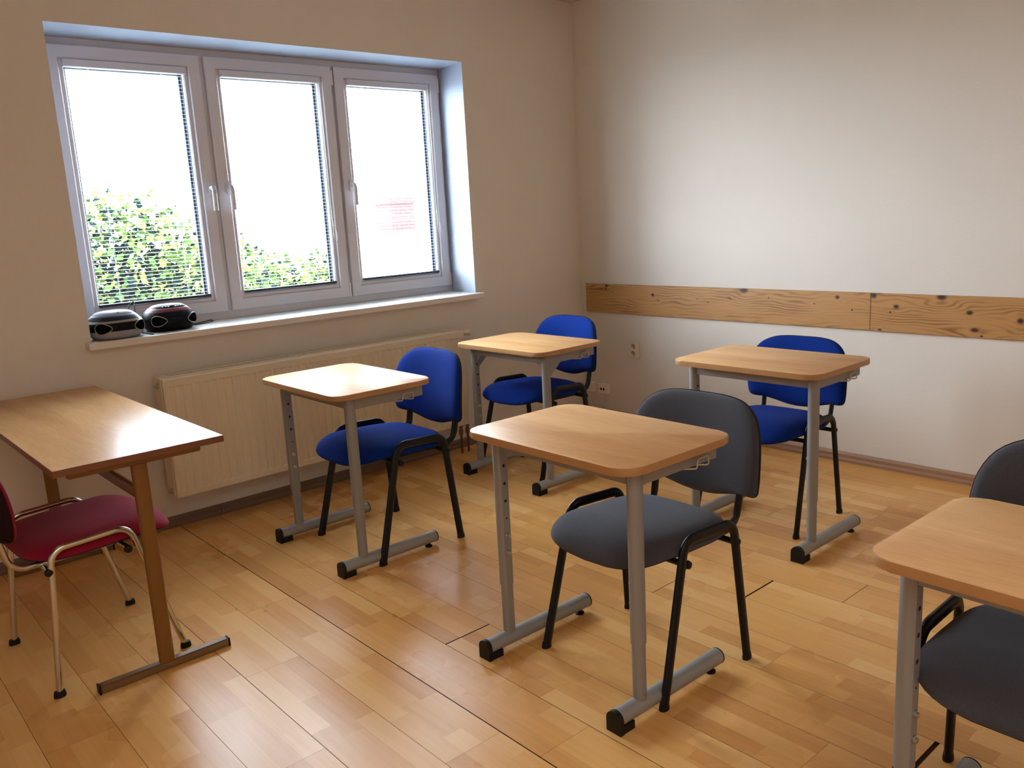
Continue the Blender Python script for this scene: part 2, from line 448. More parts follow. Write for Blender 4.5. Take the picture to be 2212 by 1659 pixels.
# venetian blinds fixed in each sash
blind_lab = ['white mini venetian blind in the leftmost window pane, behind the radios', 'white mini venetian blind in the middle window pane', 'white mini venetian blind in the rightmost window pane, in front of the chimney']
M_slat = mat('blind_slat', lin(196, 214, 226), 0.4)
for i, (a, b) in enumerate(sashes):
    gx0, gx1, gz0, gz1 = a + SW, b - SW, SZ0 + SW, SZ1 - SW
    t = thing('venetian_blind', blind_lab[i], 'blind', ((gx0 + gx1) / 2, .282, gz0), 0, 'venetian blinds in the window sashes')
    hw = (gx1 - gx0) / 2 - .002; H = gz1 - gz0
    obj('headrail', bbox(-hw - .01, hw + .01, -.030, .012, H - .012, H + .022, .003), M_pvc, t)
    bm = bmesh.new(); z = .03
    while z < H - .02:
        pr = [(-.0052, -.0004), (0, .0006), (.0052, -.0004)]
        A = [bm.verts.new((-hw, y, z + dz)) for y, dz in pr]; B = [bm.verts.new((hw, y, z + dz)) for y, dz in pr]
        for j in range(2): bm.faces.new((A[j], A[j + 1], B[j + 1], B[j]))
        z += .0185
    obj('slats', bm, M_slat, t)
    obj('bottom_rail', bbox(-hw - .004, hw + .004, -.018, .012, .002, .016, .002), M_gasket_rail, t)  # white rail coloured dark to paint its backlit shade
    for xx in (-hw * .62, hw * .62):
        for yy in (-.0085, .0085):
            tube('ladder_cord', [(xx, yy, .012), (xx, yy, H)], .0009, .0009, M_slat, t, ref=(1, 0, 0), n=6)
    if i > 0:
        lx = hw + .012
        if i == 1: zl = 1.354 - gz0
        else: zl = 1.36 - gz0
        path = [(lx - .012, -.032, H), (lx - .008, -.034, zl + .16), (lx + .000, -.034, zl + .09), (lx + .014, -.034, zl + .04), (lx + .012, -.034, zl + .006), (lx + .002, -.034, zl), (lx - .007, -.034, zl + .02), (lx - .008, -.034, zl + .08), (lx - .010, -.034, zl + .16), (lx - .016, -.032, H)]
        tube('pull_cord', [tuple(p) for p in catmull(path, 5, False)], .0010, .0010, M_cable, t, ref=(0, 1, 0), n=6)
        tube('cord_joiner', [(lx - .009, -.034, zl + .125), (lx - .009, -.034, zl + .155)], .0028, .0028, M_cable, t, ref=(0, 1, 0), n=8)

# ------------------------------------------------------------------ radiator
def radiator():
    x0, x1, z0, z1, yf, yb = -3.027, -1.220, .191, .775, -.172, -.055
    t = thing('radiator', 'long cream panel radiator under the window', 'radiator', ((x0 + x1) / 2, yf, 0))
    inv = Matrix.Translation((-(x0 + x1) / 2, -yf, 0))
    def fin(name, bm, m, parent=t, **k):
        if parent is t: bm.transform(inv)
        else: bm.transform(inv)
        return obj(name, bm, m, parent, **k)
    bm = bmesh.new(); P = .0407
    xs = [x0, x0 + .006]; cols = [0, 0]
    n = int((x1 - x0 - .03) / P); off = x0 + .017
    for k in range(n):
        c = off + k * P
        for dx, d in ((.001, 0), (.0115, 1), (.0285, 1), (.039, 0)): xs.append(c + dx); cols.append(d)
    xs += [x1 - .006, x1]; cols += [0, 0]
    zz = [z0, z0 + .004, z0 + .030, z0 + .0375, z1 - .0425, z1 - .0375, z1 - .004, z1]; rows = [0, 0, 0, 1, 1, 0, 0, 0]
    G = []
    for x, cx in zip(xs, cols):
        r = []
        for z, rz in zip(zz, rows):
            y = yf + (.0055 if cx and rz else 0)
            if z in (z0, z1) or x in (x0, x1): y = yf + .004
            r.append(bm.verts.new((x, y, z)))
        G.append(r)
    for i in range(len(G) - 1):
        for j in range(len(zz) - 1): bm.faces.new((G[i][j], G[i + 1][j], G[i + 1][j + 1], G[i][j + 1]))
    # returns of the sheet
    def strip(vs, yy):
        ws = [bm.verts.new((v.co.x, yy, v.co.z)) for v in vs]
        for i in range(len(vs) - 1): bm.faces.new((vs[i], vs[i + 1], ws[i + 1], ws[i]))
    strip(G[0], yf + .018); strip(G[-1], yf + .018); strip([g[0] for g in G], yf + .018); strip([g[-1] for g in G], yf + .018)
    fin('front_panel', bm, M_rad)
    bm = bmesh.new(); box(bm, x0 + .01, x1 - .01, yb - .012, yb, z0 + .01, z1 - .01); box(bm, x0 + .02, x1 - .02, yf + .02, yb - .02, z0 + .05, z1 - .03, 1); fin('rear_panel', bm, [M_rad, M_inside_shade])  # dark core block paints the shade between the panels
    for xa, xb in ((x0 - .004, x0 + .010), (x1 - .010, x1 + .004)):
        fin('side_cover', bbox(xa, xb, yf + .020, yb, z0 + .004, z1 + .006, .003), M_rad)
    bm = bmesh.new()
    box(bm, x0 + .006, x1 - .006, yf + .019, yf + .042, z1 - .006, z1 + .006); box(bm, x0 + .006, x1 - .006, yb - .026, yb, z1 - .006, z1 + .006)
    box(bm, x0 + .006, x0 + .05, yf + .042, yb - .026, z1 - .006, z1 + .006); box(bm, x1 - .05, x1 - .006, yf + .042, yb - .026, z1 - .006, z1 + .006)
    x = x0 + .05
    while x < x1 - .055: box(bm, x + .006, x + .0115, yf + .042, yb - .026, z1 - .004, z1 + .005); x += .0125
    box(bm, x0 + .02, x1 - .02, yf + .03, yb - .02, z1 - .02, z1 - .012, 1)  # dark sheet below the bars paints the shade in the slots
    fin('top_grille', bm, [M_rad, M_inside_shade])
    # bleed plugs on the left side, thermostat on the right, pipes below
    for z in (z1 - .035, z0 + .028):
        bm = bmesh.new(); lathe(bm, [(.013, 0), (.013, .008), (.007, .010), (.007, .018)], 6, Matrix.Translation((x0 - .003, yf + .058, z)) @ Matrix.Rotation(-PI / 2, 4, 'Y')); fin('vent_plug', bm, M_steel)
    bm = bmesh.new(); lathe(bm, [(.011, 0), (.011, .03), (.016, .034), (.018, .05), (.0205, .075), (.019, .082), (.006, .084)], 20, Matrix.Translation((x1 + .002, yf + .055, z1 - .022)) @ Matrix.Rotation(PI / 2, 4, 'Y')); fin('thermostat_knob', bm, M_cream, smooth=True, angle=40)
    for px in (-1.247, -1.196):
        bm = bmesh.new(); lathe(bm, [(.0075, -.003), (.0075, .165)], 12, Matrix.Translation((px, yf + .060, 0.0))); fin('pipe', bm, M_copper, smooth=True, angle=40)
        bm = bmesh.new(); lathe(bm, [(.010, .118), (.014, .122), (.014, .150), (.010, .153), (.010, .168), (.015, .170), (.015, .196)], 12, Matrix.Translation((px, yf + .060, 0.0))); fin('valve_fitting', bm, M_brass, smooth=True, angle=40)
radiator()

# ------------------------------------------------------------------ pine boards on the right wall
KN = [(-.254, .936, .014, .010), (-.25, .912, .009, .006), (-.658, .887, .014, .012), (-.708, .852, .006, .005), (-1.009, .873, .005, .004), (-1.245, .886, .005, .004), (-1.344, .938, .030, .018),
      (-1.51, .900, .005, .004), (-1.928, .918, .013, .011), (-1.794, .877, .005, .004), (-.504, .802, .005, .004),
      (-2.128, .935, .018, .017), (-2.247, .881, .016, .011), (-2.468, .938, .026, .016), (-2.601, .867, .017, .012), (-2.628, .784, .022, .012), (-2.824, .840, .016, .014), (-2.165, .757, .012, .006), (-2.66, .757, .008, .005), (-3.2, .85, .02, .014)]
def pine_mat():
    m = bpy.data.materials.new('pine_board'); m.use_nodes = True
    nt = m.node_tree; b = nt.nodes['Principled BSDF']; N = nt.nodes; L = nt.links
    tc = N.new('ShaderNodeTexCoord'); sp = N.new('ShaderNodeSeparateXYZ'); L.new(tc.outputs['Object'], sp.inputs[0])
    Y, Z = sp.outputs[1], sp.outputs[2]
    def math_(op, a, b_=None, c=None):
        n = N.new('ShaderNodeMath'); n.operation = op
        for i, v in enumerate((a, b_, c)):
            if v is None: continue
            if isinstance(v, (int, float)): n.inputs[i].default_value = v
            else: L.new(v, n.inputs[i])
        return n.outputs[0]
    disp = None; knot = None
    for (ky, kz, ry, rz) in KN:
        dy = math_('MULTIPLY', math_('SUBTRACT', Y, ky), 1 / ry); dz = math_('MULTIPLY', math_('SUBTRACT', Z, kz), 1 / rz)
        d2 = math_('ADD', math_('MULTIPLY', dy, dy), math_('MULTIPLY', dz, dz))
        g = math_('EXPONENT', math_('MULTIPLY', d2, -0.10))
        w = math_('MULTIPLY', math_('MULTIPLY', g, dz), rz * 0.9)
        k = math_('EXPONENT', math_('MULTIPLY', math_('POWER', d2, 2.0), -1.1))
        disp = w if disp is None else math_('ADD', disp, w); knot = k if knot is None else math_('MAXIMUM', knot, k)
    mp = N.new('ShaderNodeMapping'); mp.inputs['Scale'].default_value = (1, 1.3, 6); L.new(tc.outputs['Object'], mp.inputs['Vector'])
    n = N.new('ShaderNodeTexNoise'); n.inputs['Scale'].default_value = 1.6; n.inputs['Detail'].default_value = 2; L.new(mp.outputs[0], n.inputs['Vector'])
    v = math_('ADD', math_('SUBTRACT', Z, disp), math_('MULTIPLY', n.outputs['Fac'], .13))
    s = math_('SINE', math_('MULTIPLY', v, 330.0))
    s = math_('MULTIPLY_ADD', s, .5, .5)
    s = math_('POWER', s, 2.2)
    n2 = N.new('ShaderNodeTexNoise'); n2.inputs['Scale'].default_value = 2.2; n2.inputs['Detail'].default_value = 2; L.new(mp.outputs[0], n2.inputs['Vector'])
    amp = N.new('ShaderNodeMapRange'); amp.inputs[1].default_value = .42; amp.inputs[2].default_value = .62; amp.inputs[3].default_value = .12; amp.inputs[4].default_value = .85; L.new(n2.outputs['Fac'], amp.inputs[0])
    s = math_('MULTIPLY', s, amp.outputs[0])
    mp3 = N.new('ShaderNodeMapping'); mp3.inputs['Scale'].default_value = (1, 4, 160); L.new(tc.outputs['Object'], mp3.inputs['Vector'])
    n3 = N.new('ShaderNodeTexNoise'); n3.inputs['Scale'].default_value = 1.5; n3.inputs['Detail'].default_value = 3; L.new(mp3.outputs[0], n3.inputs['Vector'])
    c1 = N.new('ShaderNodeMix'); c1.data_type = 'RGBA'; c1.inputs[6].default_value = lin(198, 146, 86); c1.inputs[7].default_value = lin(132, 82, 40); L.new(s, c1.inputs[0])
    c2 = N.new('ShaderNodeMix'); c2.data_type = 'RGBA'; c2.blend_type = 'MULTIPLY'; c2.inputs[0].default_value = .35; L.new(c1.outputs[2], c2.inputs[6]); L.new(n3.outputs['Fac'], c2.inputs[7])
    c3 = N.new('ShaderNodeMix'); c3.data_type = 'RGBA'; c3.inputs[7].default_value = lin(54, 26, 14); L.new(c2.outputs[2], c3.inputs[6]); L.new(knot, c3.inputs[0])
    L.new(c3.outputs[2], b.inputs['Base Color']); b.inputs['Roughness'].default_value = .42
    return m
M_pine = pine_mat()
M_hole = mat('screw_hole', lin(40, 26, 20), .9)
def board(y0, y1, z0, z1, label, holes):
    bm = bbox(-.022, -.001, y1, y0, z0, z1, .0015, 1)
    o = obj('wall_board', bm, M_pine); tag(o, label, 'board', 'pine boards along the right wall')
    for hy, hz in holes:
        bm = bmesh.new(); lathe(bm, [(.0045, 0), (.0045, .0006)], 12, Matrix.Translation((-.0221, hy, hz)) @ Matrix.Rotation(-PI / 2, 4, 'Y')); obj('screw_hole', bm, M_hole, o)
board(-.057, -2.1115, .750, .947, 'knotty pine board on right wall, the one nearer the room corner with wavy grain', [(-1.091, .856), (-2.012, .853)])
board(-2.1135, -4.3, .748, .946, 'knotty pine board on right wall, the one cut off by the right picture edge', [(-2.217, .85)])

# ------------------------------------------------------------------ sockets and wires
t = thing('wall_socket', 'cream double power socket on the right wall below the pine board', 'socket', (0, -.476, .505))
obj('backplate', bbox(-.010, -.0005, -.044, .041, -.053, .053, .003), M_cream, t)
for dz in (.0235, -.0235):
    bm = bmesh.new(); Mx = Matrix.Translation((-.010, .006, dz)) @ Matrix.Rotation(-PI / 2, 4, 'Y')
    lathe(bm, [(.0205, 0), (.0205, .003), (.0185, .003), (.0180, -.006), (.001, -.0062)], 24, Mx)
    s = obj('outlet', bm, M_whitep, t, smooth=True, angle=30)
    for yy in (-.009, .009):
        bm = bmesh.new(); lathe(bm, [(.0026, -.0058), (.0026, -.0050)], 10, Mx @ Matrix.Translation((0, yy, 0))); obj('pin_hole', bm, M_hole, s)
t = thing('junction_box', 'blank white junction box low on the right wall next to the room corner', 'junction box', (0, -.066, .205))
obj('cover', bbox(-.030, -.0005, -.038, .038, -.034, .034, .004), M_whitep, t)
bm = bmesh.new(); lathe(bm, [(.0028, 0), (.0028, .001)], 10, Matrix.Translation((-.030, .0, -.012)) @ Matrix.Rotation(-PI / 2, 4, 'Y')); obj('cover_screw', bm, M_hole, t)
t = thing('antenna_socket', 'small white antenna socket box with two round jacks low on the right wall', 'socket', (0, -.204, .208))
obj('box_body', bbox(-.040, -.0005, -.042, .042, -.036, .036, .006), M_whitep, t)
for yy in (-.011, .014):
    bm = bmesh.new(); lathe(bm, [(.0085, 0), (.0085, .003), (.0065, .003), (.006, -.001)], 16, Matrix.Translation((-.0402, yy, -.002)) @ Matrix.Rotation(-PI / 2, 4, 'Y')); j = obj('jack', bm, M_blackp, t, smooth=True, angle=30)
for nm, lab, pts in (('cable', 'white cable looping from the junction box toward the antenna socket', [(-.012, -.08, .170), (-.014, -.083, .14), (-.014, -.10, .095), (-.014, -.15, .082), (-.012, -.206, .095), (-.012, -.212, .12), (-.014, -.205, .171)]),
                     ('cable', 'thin white cable running straight down from the junction box to the floor', [(-.012, -.060, .170), (-.02, -.062, .12), (-.022, -.075, .07), (-.024, -.09, .02), (-.03, -.11, .004)]),
                     ('cable', 'short white cable running down to the skirting below the antenna socket', [(-.012, -.214, .118), (-.016, -.205, .095), (-.022, -.17, .068), (-.026, -.155, .035), (-.03, -.15, .004)])):
    o = tube(nm, [tuple(p) for p in catmull(pts, 6, False)], .0028, .0028, M_cable, ref=(1, 0, 0), n=8)
    tag(o, lab, 'cable')

# ------------------------------------------------------------------ school desks
def grey_desk(x, y, t, h, label, gusset=False):
    r = thing('school_desk', label, 'desk', (x, y, 0), t, 'single grey-framed school desks')
    hx, hy, th = .2435, .3515, .023
    out = rrect(hx, hy, .062, 8)
    bm = bmesh.new(); prism(bm, out, h - th, h)
    top = [e for e in bm.edges if abs(e.verts[0].co.z - e.verts[1].co.z) < 1e-5]
    bmesh.ops.bevel(bm, geom=top, offset=.003, segments=2, profile=.5, affect='EDGES')
    for f in bm.faces: f.material_index = 0 if abs(f.normal.z) > .99 else 1
    tp = obj('tabletop', bm, [M_beech, M_edge], r)
    for f in tp.data.polygons: f.use_smooth = len(f.vertices) == 4
    tp.data.set_sharp_from_angle(angle=math.radians(40))
    zt = h - th; CX = -.146; CY = .289
    # rails under the top
    bm = bmesh.new(); box(bm, CX - .012, CX + .012, -CY + .015, CY - .015, zt - .050, zt); bmesh.ops.bevel(bm, geom=bm.edges[:], offset=.002, segments=1, affect='EDGES'); obj('front_rail', bm, M_grey, r)
    for s in (-1, 1):
        bm = bmesh.new(); box(bm, CX, .212, s * CY - .013, s * CY + .013, zt - .054, zt); bmesh.ops.bevel(bm, geom=bm.edges[:], offset=.003, segments=2, affect='EDGES')
        # dark plate paints the shade inside the open tube end
        box(bm, .2118, .2124, s * CY - .010, s * CY + .010, zt - .050, zt - .004, 1)
        obj('side_rail', bm, [M_grey, M_inside_shade], r)
        # column: round outside with a flat, perforated inner face
        sec = []
        for k in range(21):
            a = -PI / 2 - .95 + (PI + 1.9) * k / 20
            sec.append((math.sin(a) * .0240, math.cos(a) * .0220))
        # sec a -> along local x (depth), b -> across (local y)
        bm = bmesh.new(); zs = .235
        pts = [(x_ * 1.0, s * y_) for x_, y_ in sec]
        def col_(z0, z1, k, mi=0):
            lo = [bm.verts.new((CX + a * k, s * CY + b * k, z0)) for a, b in pts]; hi = [bm.verts.new((CX + a * k, s * CY + b * k, z1)) for a, b in pts]
            n = len(pts)
            for i in range(n):
                f = bm.faces.new((lo[i], lo[(i + 1) % n], hi[(i + 1) % n], hi[i])); f.smooth = True
            bm.faces.new(lo); bm.faces.new(hi)
        col_(zs, zt, 1.0)
        yin = s * (CY + .021 * math.cos(-PI / 2 - .95)) - s * .0006
        zh = zt - .045
        for k in range(5):
            Mh = Matrix.Translation((CX, yin, zh - k * .06)) @ Matrix.Rotation(s * PI / 2, 4, 'X')
            lathe(bm, [(.0055 if k < 4 else .003, 0), (.0055 if k < 4 else .003, .0008)], 12, Mh, 1)
        c = obj('column', bm, [M_grey, M_hole], r, smooth=True, angle=40)
        bm = bmesh.new(); col_(.055, zs + .01, .88); obj('inner_tube', bm, M_grey, c, smooth=True, angle=40)
        for k in range(2):
            Mh = Matrix.Translation((CX, yin, zh - .3 - k * .06)) @ Matrix.Rotation(s * PI / 2, 4, 'X')
            bm = bmesh.new(); lathe(bm, [(.0085, 0), (.0085, .003), (.006, .0045), (.006, .009)], 12, Mh); obj('bolt', bm, M_steel, c, smooth=True, angle=30)
        if gusset:
            bm = bmesh.new()
            for q in (((CX + .02, zt - .054), (CX + .11, zt - .054), (CX + .02, zt - .135)),):
                A = [bm.verts.new((a, s * CY - .001, b)) for a, b in q]; B = [bm.verts.new((a, s * CY + .001, b)) for a, b in q]
                bm.faces.new(A); bm.faces.new(B[::-1])
                for i in range(3): bm.faces.new((A[i], A[(i + 1) % 3], B[(i + 1) % 3], B[i]))
            A = [bm.verts.new((CX - .001, s * a, b)) for a, b in ((CY - .012, zt - .05), (CY - .06, zt - .05), (CY - .012, zt - .10))]; B = [bm.verts.new((v.co.x + .002, v.co.y, v.co.z)) for v in A]
            bm.faces.new(A); bm.faces.new(B[::-1])
            for i in range(3): bm.faces.new((A[i], A[(i + 1) % 3], B[(i + 1) % 3], B[i]))
            obj('gusset', bm, M_grey, r)
        # foot beam
        zb = .041; rb = .0255
        bm = bmesh.new(); sweep(bm, [(-.244, s * CY, zb), (.226, s * CY, zb)], oval(rb, rb, 24), ref=(0, 0, 1)); fb = obj('foot_beam', bm, M_greyl, r, smooth=True, angle=50)
        # front cap: D-shaped, reaching down to the floor
        prof = [(-rb, 0.0), (-rb, zb)] + [(-rb * math.cos(PI * k / 12), zb + rb * math.sin(PI * k / 12)) for k in range(1, 12)] + [(rb, zb), (rb, 0.0)]
        bm = bmesh.new(); A = [bm.verts.new((-.260, s * CY + a * 1.06, z * 1.0)) for a, z in prof]; B = [bm.verts.new((-.2445, s * CY + a * 1.06, z)) for a, z in prof]
        bm.faces.new(A); bm.faces.new(B[::-1])
        for i in range(len(A)): bm.faces.new((A[i], A[(i + 1) % len(A)], B[(i + 1) % len(A)], B[i]))
        box(bm, -.2455, -.198, s * CY - rb, s * CY + rb, 0, .024)
        obj('end_cap', bm, M_blackp, fb)
        bm = bmesh.new(); lathe(bm, [(rb + .0005, 0), (rb + .0005, .004), (rb * .8, .006)], 24, Matrix.Translation((.2262, s * CY, zb)) @ Matrix.Rotation(PI / 2, 4, 'Y')); obj('end_cap', bm, M_blackp, fb)
        bm = bmesh.new(); lathe(bm, [(.016, 0), (.017, .006), (.010, .010), (.010, .020)], 16, Matrix.Translation((.190, s * CY, 0))); obj('foot_pad', bm, M_blackp, fb, smooth=True, angle=30)
    # bag hooks: bent wire below the side rail
    for s in (-1, 1):
        z = zt - .056; yo = s * (CY + .028)
        yi = s * (CY - .008)
        pts = fillet([(.055, yi, z), (.095, yo, z - .001), (.1, yo, z + .028), (.150, yo, z + .028), (.152, yo, z - .002), (.115, yi, z)], .007, 4)
        tube('bag_hook', pts, .0026, .0026, M_wire, r, ref=(.3, .2, 1), n=8)
    return r

grey_desk(-2.4885, -.9093, math.radians(-.43), .776, 'beech-topped grey school desk in front of the radiator, bright window glare on its top')
grey_desk(-1.2522, -.7735, math.radians(.48), .7575, 'beech-topped grey school desk farthest away in the room corner by the radiator end', gusset=True)
grey_desk(-2.5023, -2.438, math.radians(-.7), .777, 'beech-topped grey school desk in the middle foreground, with charcoal chair tucked in')
grey_desk(-1.1391, -2.2068, math.radians(.13), .778, 'beech-topped grey school desk along the right wall under the pine boards')
grey_desk(-2.536, -3.778, math.radians(-1.2), .737, 'beech-topped grey school desk cut off by the bottom right picture corner')

# long ochre table on the left
def long_table():
    h, th = .775, .022; x0, x1, y0, y1 = -3.800, -3.276, -1.468, -.012
    cx, cy = (x0 + x1) / 2, (y0 + y1) / 2
    r = thing('long_desk', 'long wooden desk with ochre T-shaped steel legs at the left picture edge', 'desk', (cx, cy, 0))
    hx, hy = (x1 - x0) / 2, (y1 - y0) / 2
    bm = bmesh.new(); box(bm, -hx, hx, -hy, hy, h - th, h); bmesh.ops.bevel(bm, geom=bm.edges[:], offset=.002, segments=1, affect='EDGES')
    bm.normal_update()
    for f in bm.faces: f.material_index = 0 if abs(f.normal.z) > .99 else 1
    obj('tabletop', bm, [M_beech2, M_edgered], r)
    lx = -3.535 - cx
    for ya in (-1.392, -.075):
        yl = ya - cy
        bm = bmesh.new(); box(bm, -3.748 - cx, -3.335 - cx, yl - .014, yl + .014, h - th - .030, h - th); bmesh.ops.bevel(bm, geom=bm.edges[:], offset=.003, segments=2, affect='EDGES'); obj('top_bearer', bm, M_ochre, r)
        bm = bmesh.new(); sweep(bm, [(lx, yl, .026), (lx, yl, h - th - .028)], oval(.025, .0145, 20, .7), ref=(1, 0, 0)); obj('leg', bm, M_ochre, r, smooth=True, angle=50)
        bm = bmesh.new(); box(bm, -3.752 - cx, -3.324 - cx, yl - .016, yl + .016, .002, .030); bmesh.ops.bevel(bm, geom=bm.edges[:], offset=.004, segments=2, affect='EDGES'); f = obj('foot', bm, M_ochrefoot, r)
        for xe in (-3.754 - cx, -3.322 - cx):
            obj('end_cap', bbox(xe - .003, xe + .003, yl - .0155, yl + .0155, 0, .0305, .001), M_blackp, f)
    bm = bmesh.new(); sweep(bm, [(lx, -1.38 - cy, .615), (lx, -.085 - cy, .615)], oval(.022, .012, 16, .6), ref=(0, 0, 1)); obj('stretcher', bm, M_ochrefoot, r, smooth=True, angle=50)
long_table()

# ------------------------------------------------------------------ visitor chairs (face local -x)
def chair(x, y, rot, label, fab, shell, tubem, group, sc_=1.0, bdz=-.02, bw=1.03):
    LS = oval(.0095, .0105, 14) if tubem is M_chrome else oval(.0105, .0175, 14)
    PS = oval(.009, .010, 14) if tubem is M_chrome else oval(.0095, .017, 14)
    r = thing('stacking_chair', label, 'chair', (x, y, 0), rot, group)
    r.scale = (sc_, sc_, sc_)
    # side frames
    for s in (-1, 1):
        full = fillet([(-.208, s * .262, .006), (-.082, s * .245, .490), (.162, s * .242, .480), (.208, s * .262, .006)], [.055, .05], 8)
        N = len(full)
        iA = max(i for i in range(N) if full[i].x < -.01 and full[i].z > .45) ; iB = min(i for i in range(N) if full[i].x > .08 and i > iA)
        a, b, c = full[:iA + 1], full[iA:iB + 1], full[iB:]
        for part, foot in ((a, a[0]), (c, c[-1])):
            bm = bmesh.new(); sweep(bm, part, LS, ref=(0, 1, 0)); lg = obj('leg', bm, tubem, r, smooth=True, angle=50)
            bm = bmesh.new(); lathe(bm, [(.0175, 0), (.018, .006), (.0155, .020)], 14, Matrix.Translation((foot.x, foot.y, 0)) @ Matrix.Diagonal((1.08, .75, 1, 1)))
            obj('foot_cap', bm, M_blackp, lg, smooth=True, angle=40)
        bm = bmesh.new(); sweep(bm, b, LS, ref=(0, 1, 0)); obj('seat_rail', bm, tubem, r, smooth=True, angle=50)
        # back post
        bp = fillet([(-.05, s * .165, .425), (.264, s * .176, .424), (.288, s * .180, .545), (.306, s * .180, .64)], [.06, .3], 8)
        bm = bmesh.new(); sweep(bm, bp, PS, ref=(0, 1, 0)); obj('back_post', bm, tubem, r, smooth=True, angle=50)
    # cross tubes below the seat, with round black caps
    for xx, zz in ((-.086, .412), (.160, .412)):
        bm = bmesh.new(); sweep(bm, [(xx + .012, -.242, zz), (xx + .012, .242, zz)], oval(.010, .010, 12), ref=(0, 0, 1)); ct = obj('cross_tube', bm, tubem, r, smooth=True, angle=50)
        for s in (-1, 1):
            bm = bmesh.new(); lathe(bm, [(.012, 0), (.014, .004), (.012, .013), (.005, .017)], 12, Matrix.Translation((xx + .016, s * .240, zz)) @ Matrix.Rotation(-s * PI / 2, 4, 'X')); obj('tube_cap', bm, M_blackp, ct, smooth=True, angle=40)
    # seat
    def seat_xyz(px, py, dz):
        u = (px + .24) / .44
        z = .480 - .9 * max(0, -.11 - px) ** 2 * 2.2 + .10 * max(0, px - .08) ** 2 - .045 * (px + .04) - .10 * (py / .23) ** 4 * .12
        return (px, py * (1.0 - .05 * max(0, u - .35)), z + dz)
    NA = 48; outl = []
    for k in range(NA):
        a = 2 * PI * k / NA; c, s_ = math.cos(a), math.sin(a)
        e = 2 / 4.2
        X = abs(c) ** e * (1 if c > 0 else -1); Y = abs(s_) ** e * (1 if s_ > 0 else -1)
        fx = .252 if X > 0 else .225
        bulge = .022 * (1 - Y * Y) if X < -.2 else 0
        outl.append((-.022 + X * fx - bulge * min(1, -X if X < 0 else 0), Y * .238))
    def pad(prof, mat_, name, smooth=True, zoff=0):
        bm = bmesh.new(); rings = []
        for s_, dz in prof:
            rings.append([bm.verts.new(seat_xyz((px + .022) * s_ - .022, py * s_, dz)) for px, py in outl])
        cenT = bm.verts.new(seat_xyz(-.022, 0, prof[0][1])); cenB = bm.verts.new(seat_xyz(-.022, 0, prof[-1][1]))
        for i in range(NA):
            bm.faces.new((cenT, rings[0][i], rings[0][(i + 1) % NA])); bm.faces.new((cenB, rings[-1][(i + 1) % NA], rings[-1][i]))
        for q in range(len(rings) - 1):
            for i in range(NA): bm.faces.new((rings[q][i], rings[q + 1][i], rings[q + 1][(i + 1) % NA], rings[q][(i + 1) % NA]))
        return obj(name, bm, mat_, r, smooth=True, angle=60)
    pad([(.25, .022), (.5, .0215), (.72, .019), (.86, .013), (.945, .004), (.985, -.006), (1.0, -.016), (.99, -.022), (.5, -.024)], fab, 'seat')
    pad([(.5, -.0225), (.965, -.0225), (.975, -.028), (.90, -.036), (.5, -.037)], M_blackp, 'seat_pan')
    # backrest
    half = [(0, .335), (.09, .334), (.155, .322), (.205, .288), (.234, .23), (.245, .16), (.247, .09), (.243, .035), (.234, .008), (.210, -.002), (.165, -.006), (.11, -.022), (.055, -.038)]
    half = [(a_, .335 - (.335 - b_) * .905) for a_, b_ in half]
    lp = half + [(0, .335 - .378 * .905)] + [(-a, b) for a, b in half[1:][::-1]]
    o2 = [(p.x, p.y) for p in catmull([Vector((a, b, 0)) for a, b in lp], 3, True)]
    cz = .15
    def back_xyz(py, pz, dx):
        xb = .292 + .10 * pz - .75 * py * py + .022 * ((pz - .15) / .19) ** 2 - .012
        return (xb + dx, py * bw, .525 + bdz + pz)
    def bpad(prof, mat_, name):
        bm = bmesh.new(); rings = []; n = len(o2)
        for s_, dx in prof: rings.append([bm.verts.new(back_xyz(py * s_, cz + (pz - cz) * s_, dx)) for py, pz in o2])
        for q in range(len(rings) - 1):
            for i in range(n): bm.faces.new((rings[q][i], rings[q + 1][i], rings[q + 1][(i + 1) % n], rings[q][(i + 1) % n]))
        cT = bm.verts.new(back_xyz(0, cz, prof[0][1])); cB = bm.verts.new(back_xyz(0, cz, prof[-1][1]))
        for i in range(n):
            bm.faces.new((cT, rings[0][i], rings[0][(i + 1) % n])); bm.faces.new((cB, rings[-1][(i + 1) % n], rings[-1][i]))
        return obj(name, bm, mat_, r, smooth=True, angle=60)
    bk = bpad([(.3, -.024), (.6, -.023), (.82, -.019), (.93, -.012), (.985, -.003), (1.0, .006), (.995, .009), (.5, .010)], fab, 'backrest')
    bpad([(.5, .0095), (1.003, .0095), (1.004, .016), (.975, .026), (.90, .031), (.5, .033)], shell, 'back_shell')
    bm = bmesh.new(); ring = [back_xyz(py * 1.002, cz + (pz - cz) * 1.002, .0085) for py, pz in o2]
    ring = ring + [ring[0], ring[1]]
    sweep(bm, ring, oval(.0022, .0022, 6), ref=(1, 0, 0), cap=False); obj('piping', bm, shell, bk, smooth=True)
    return r

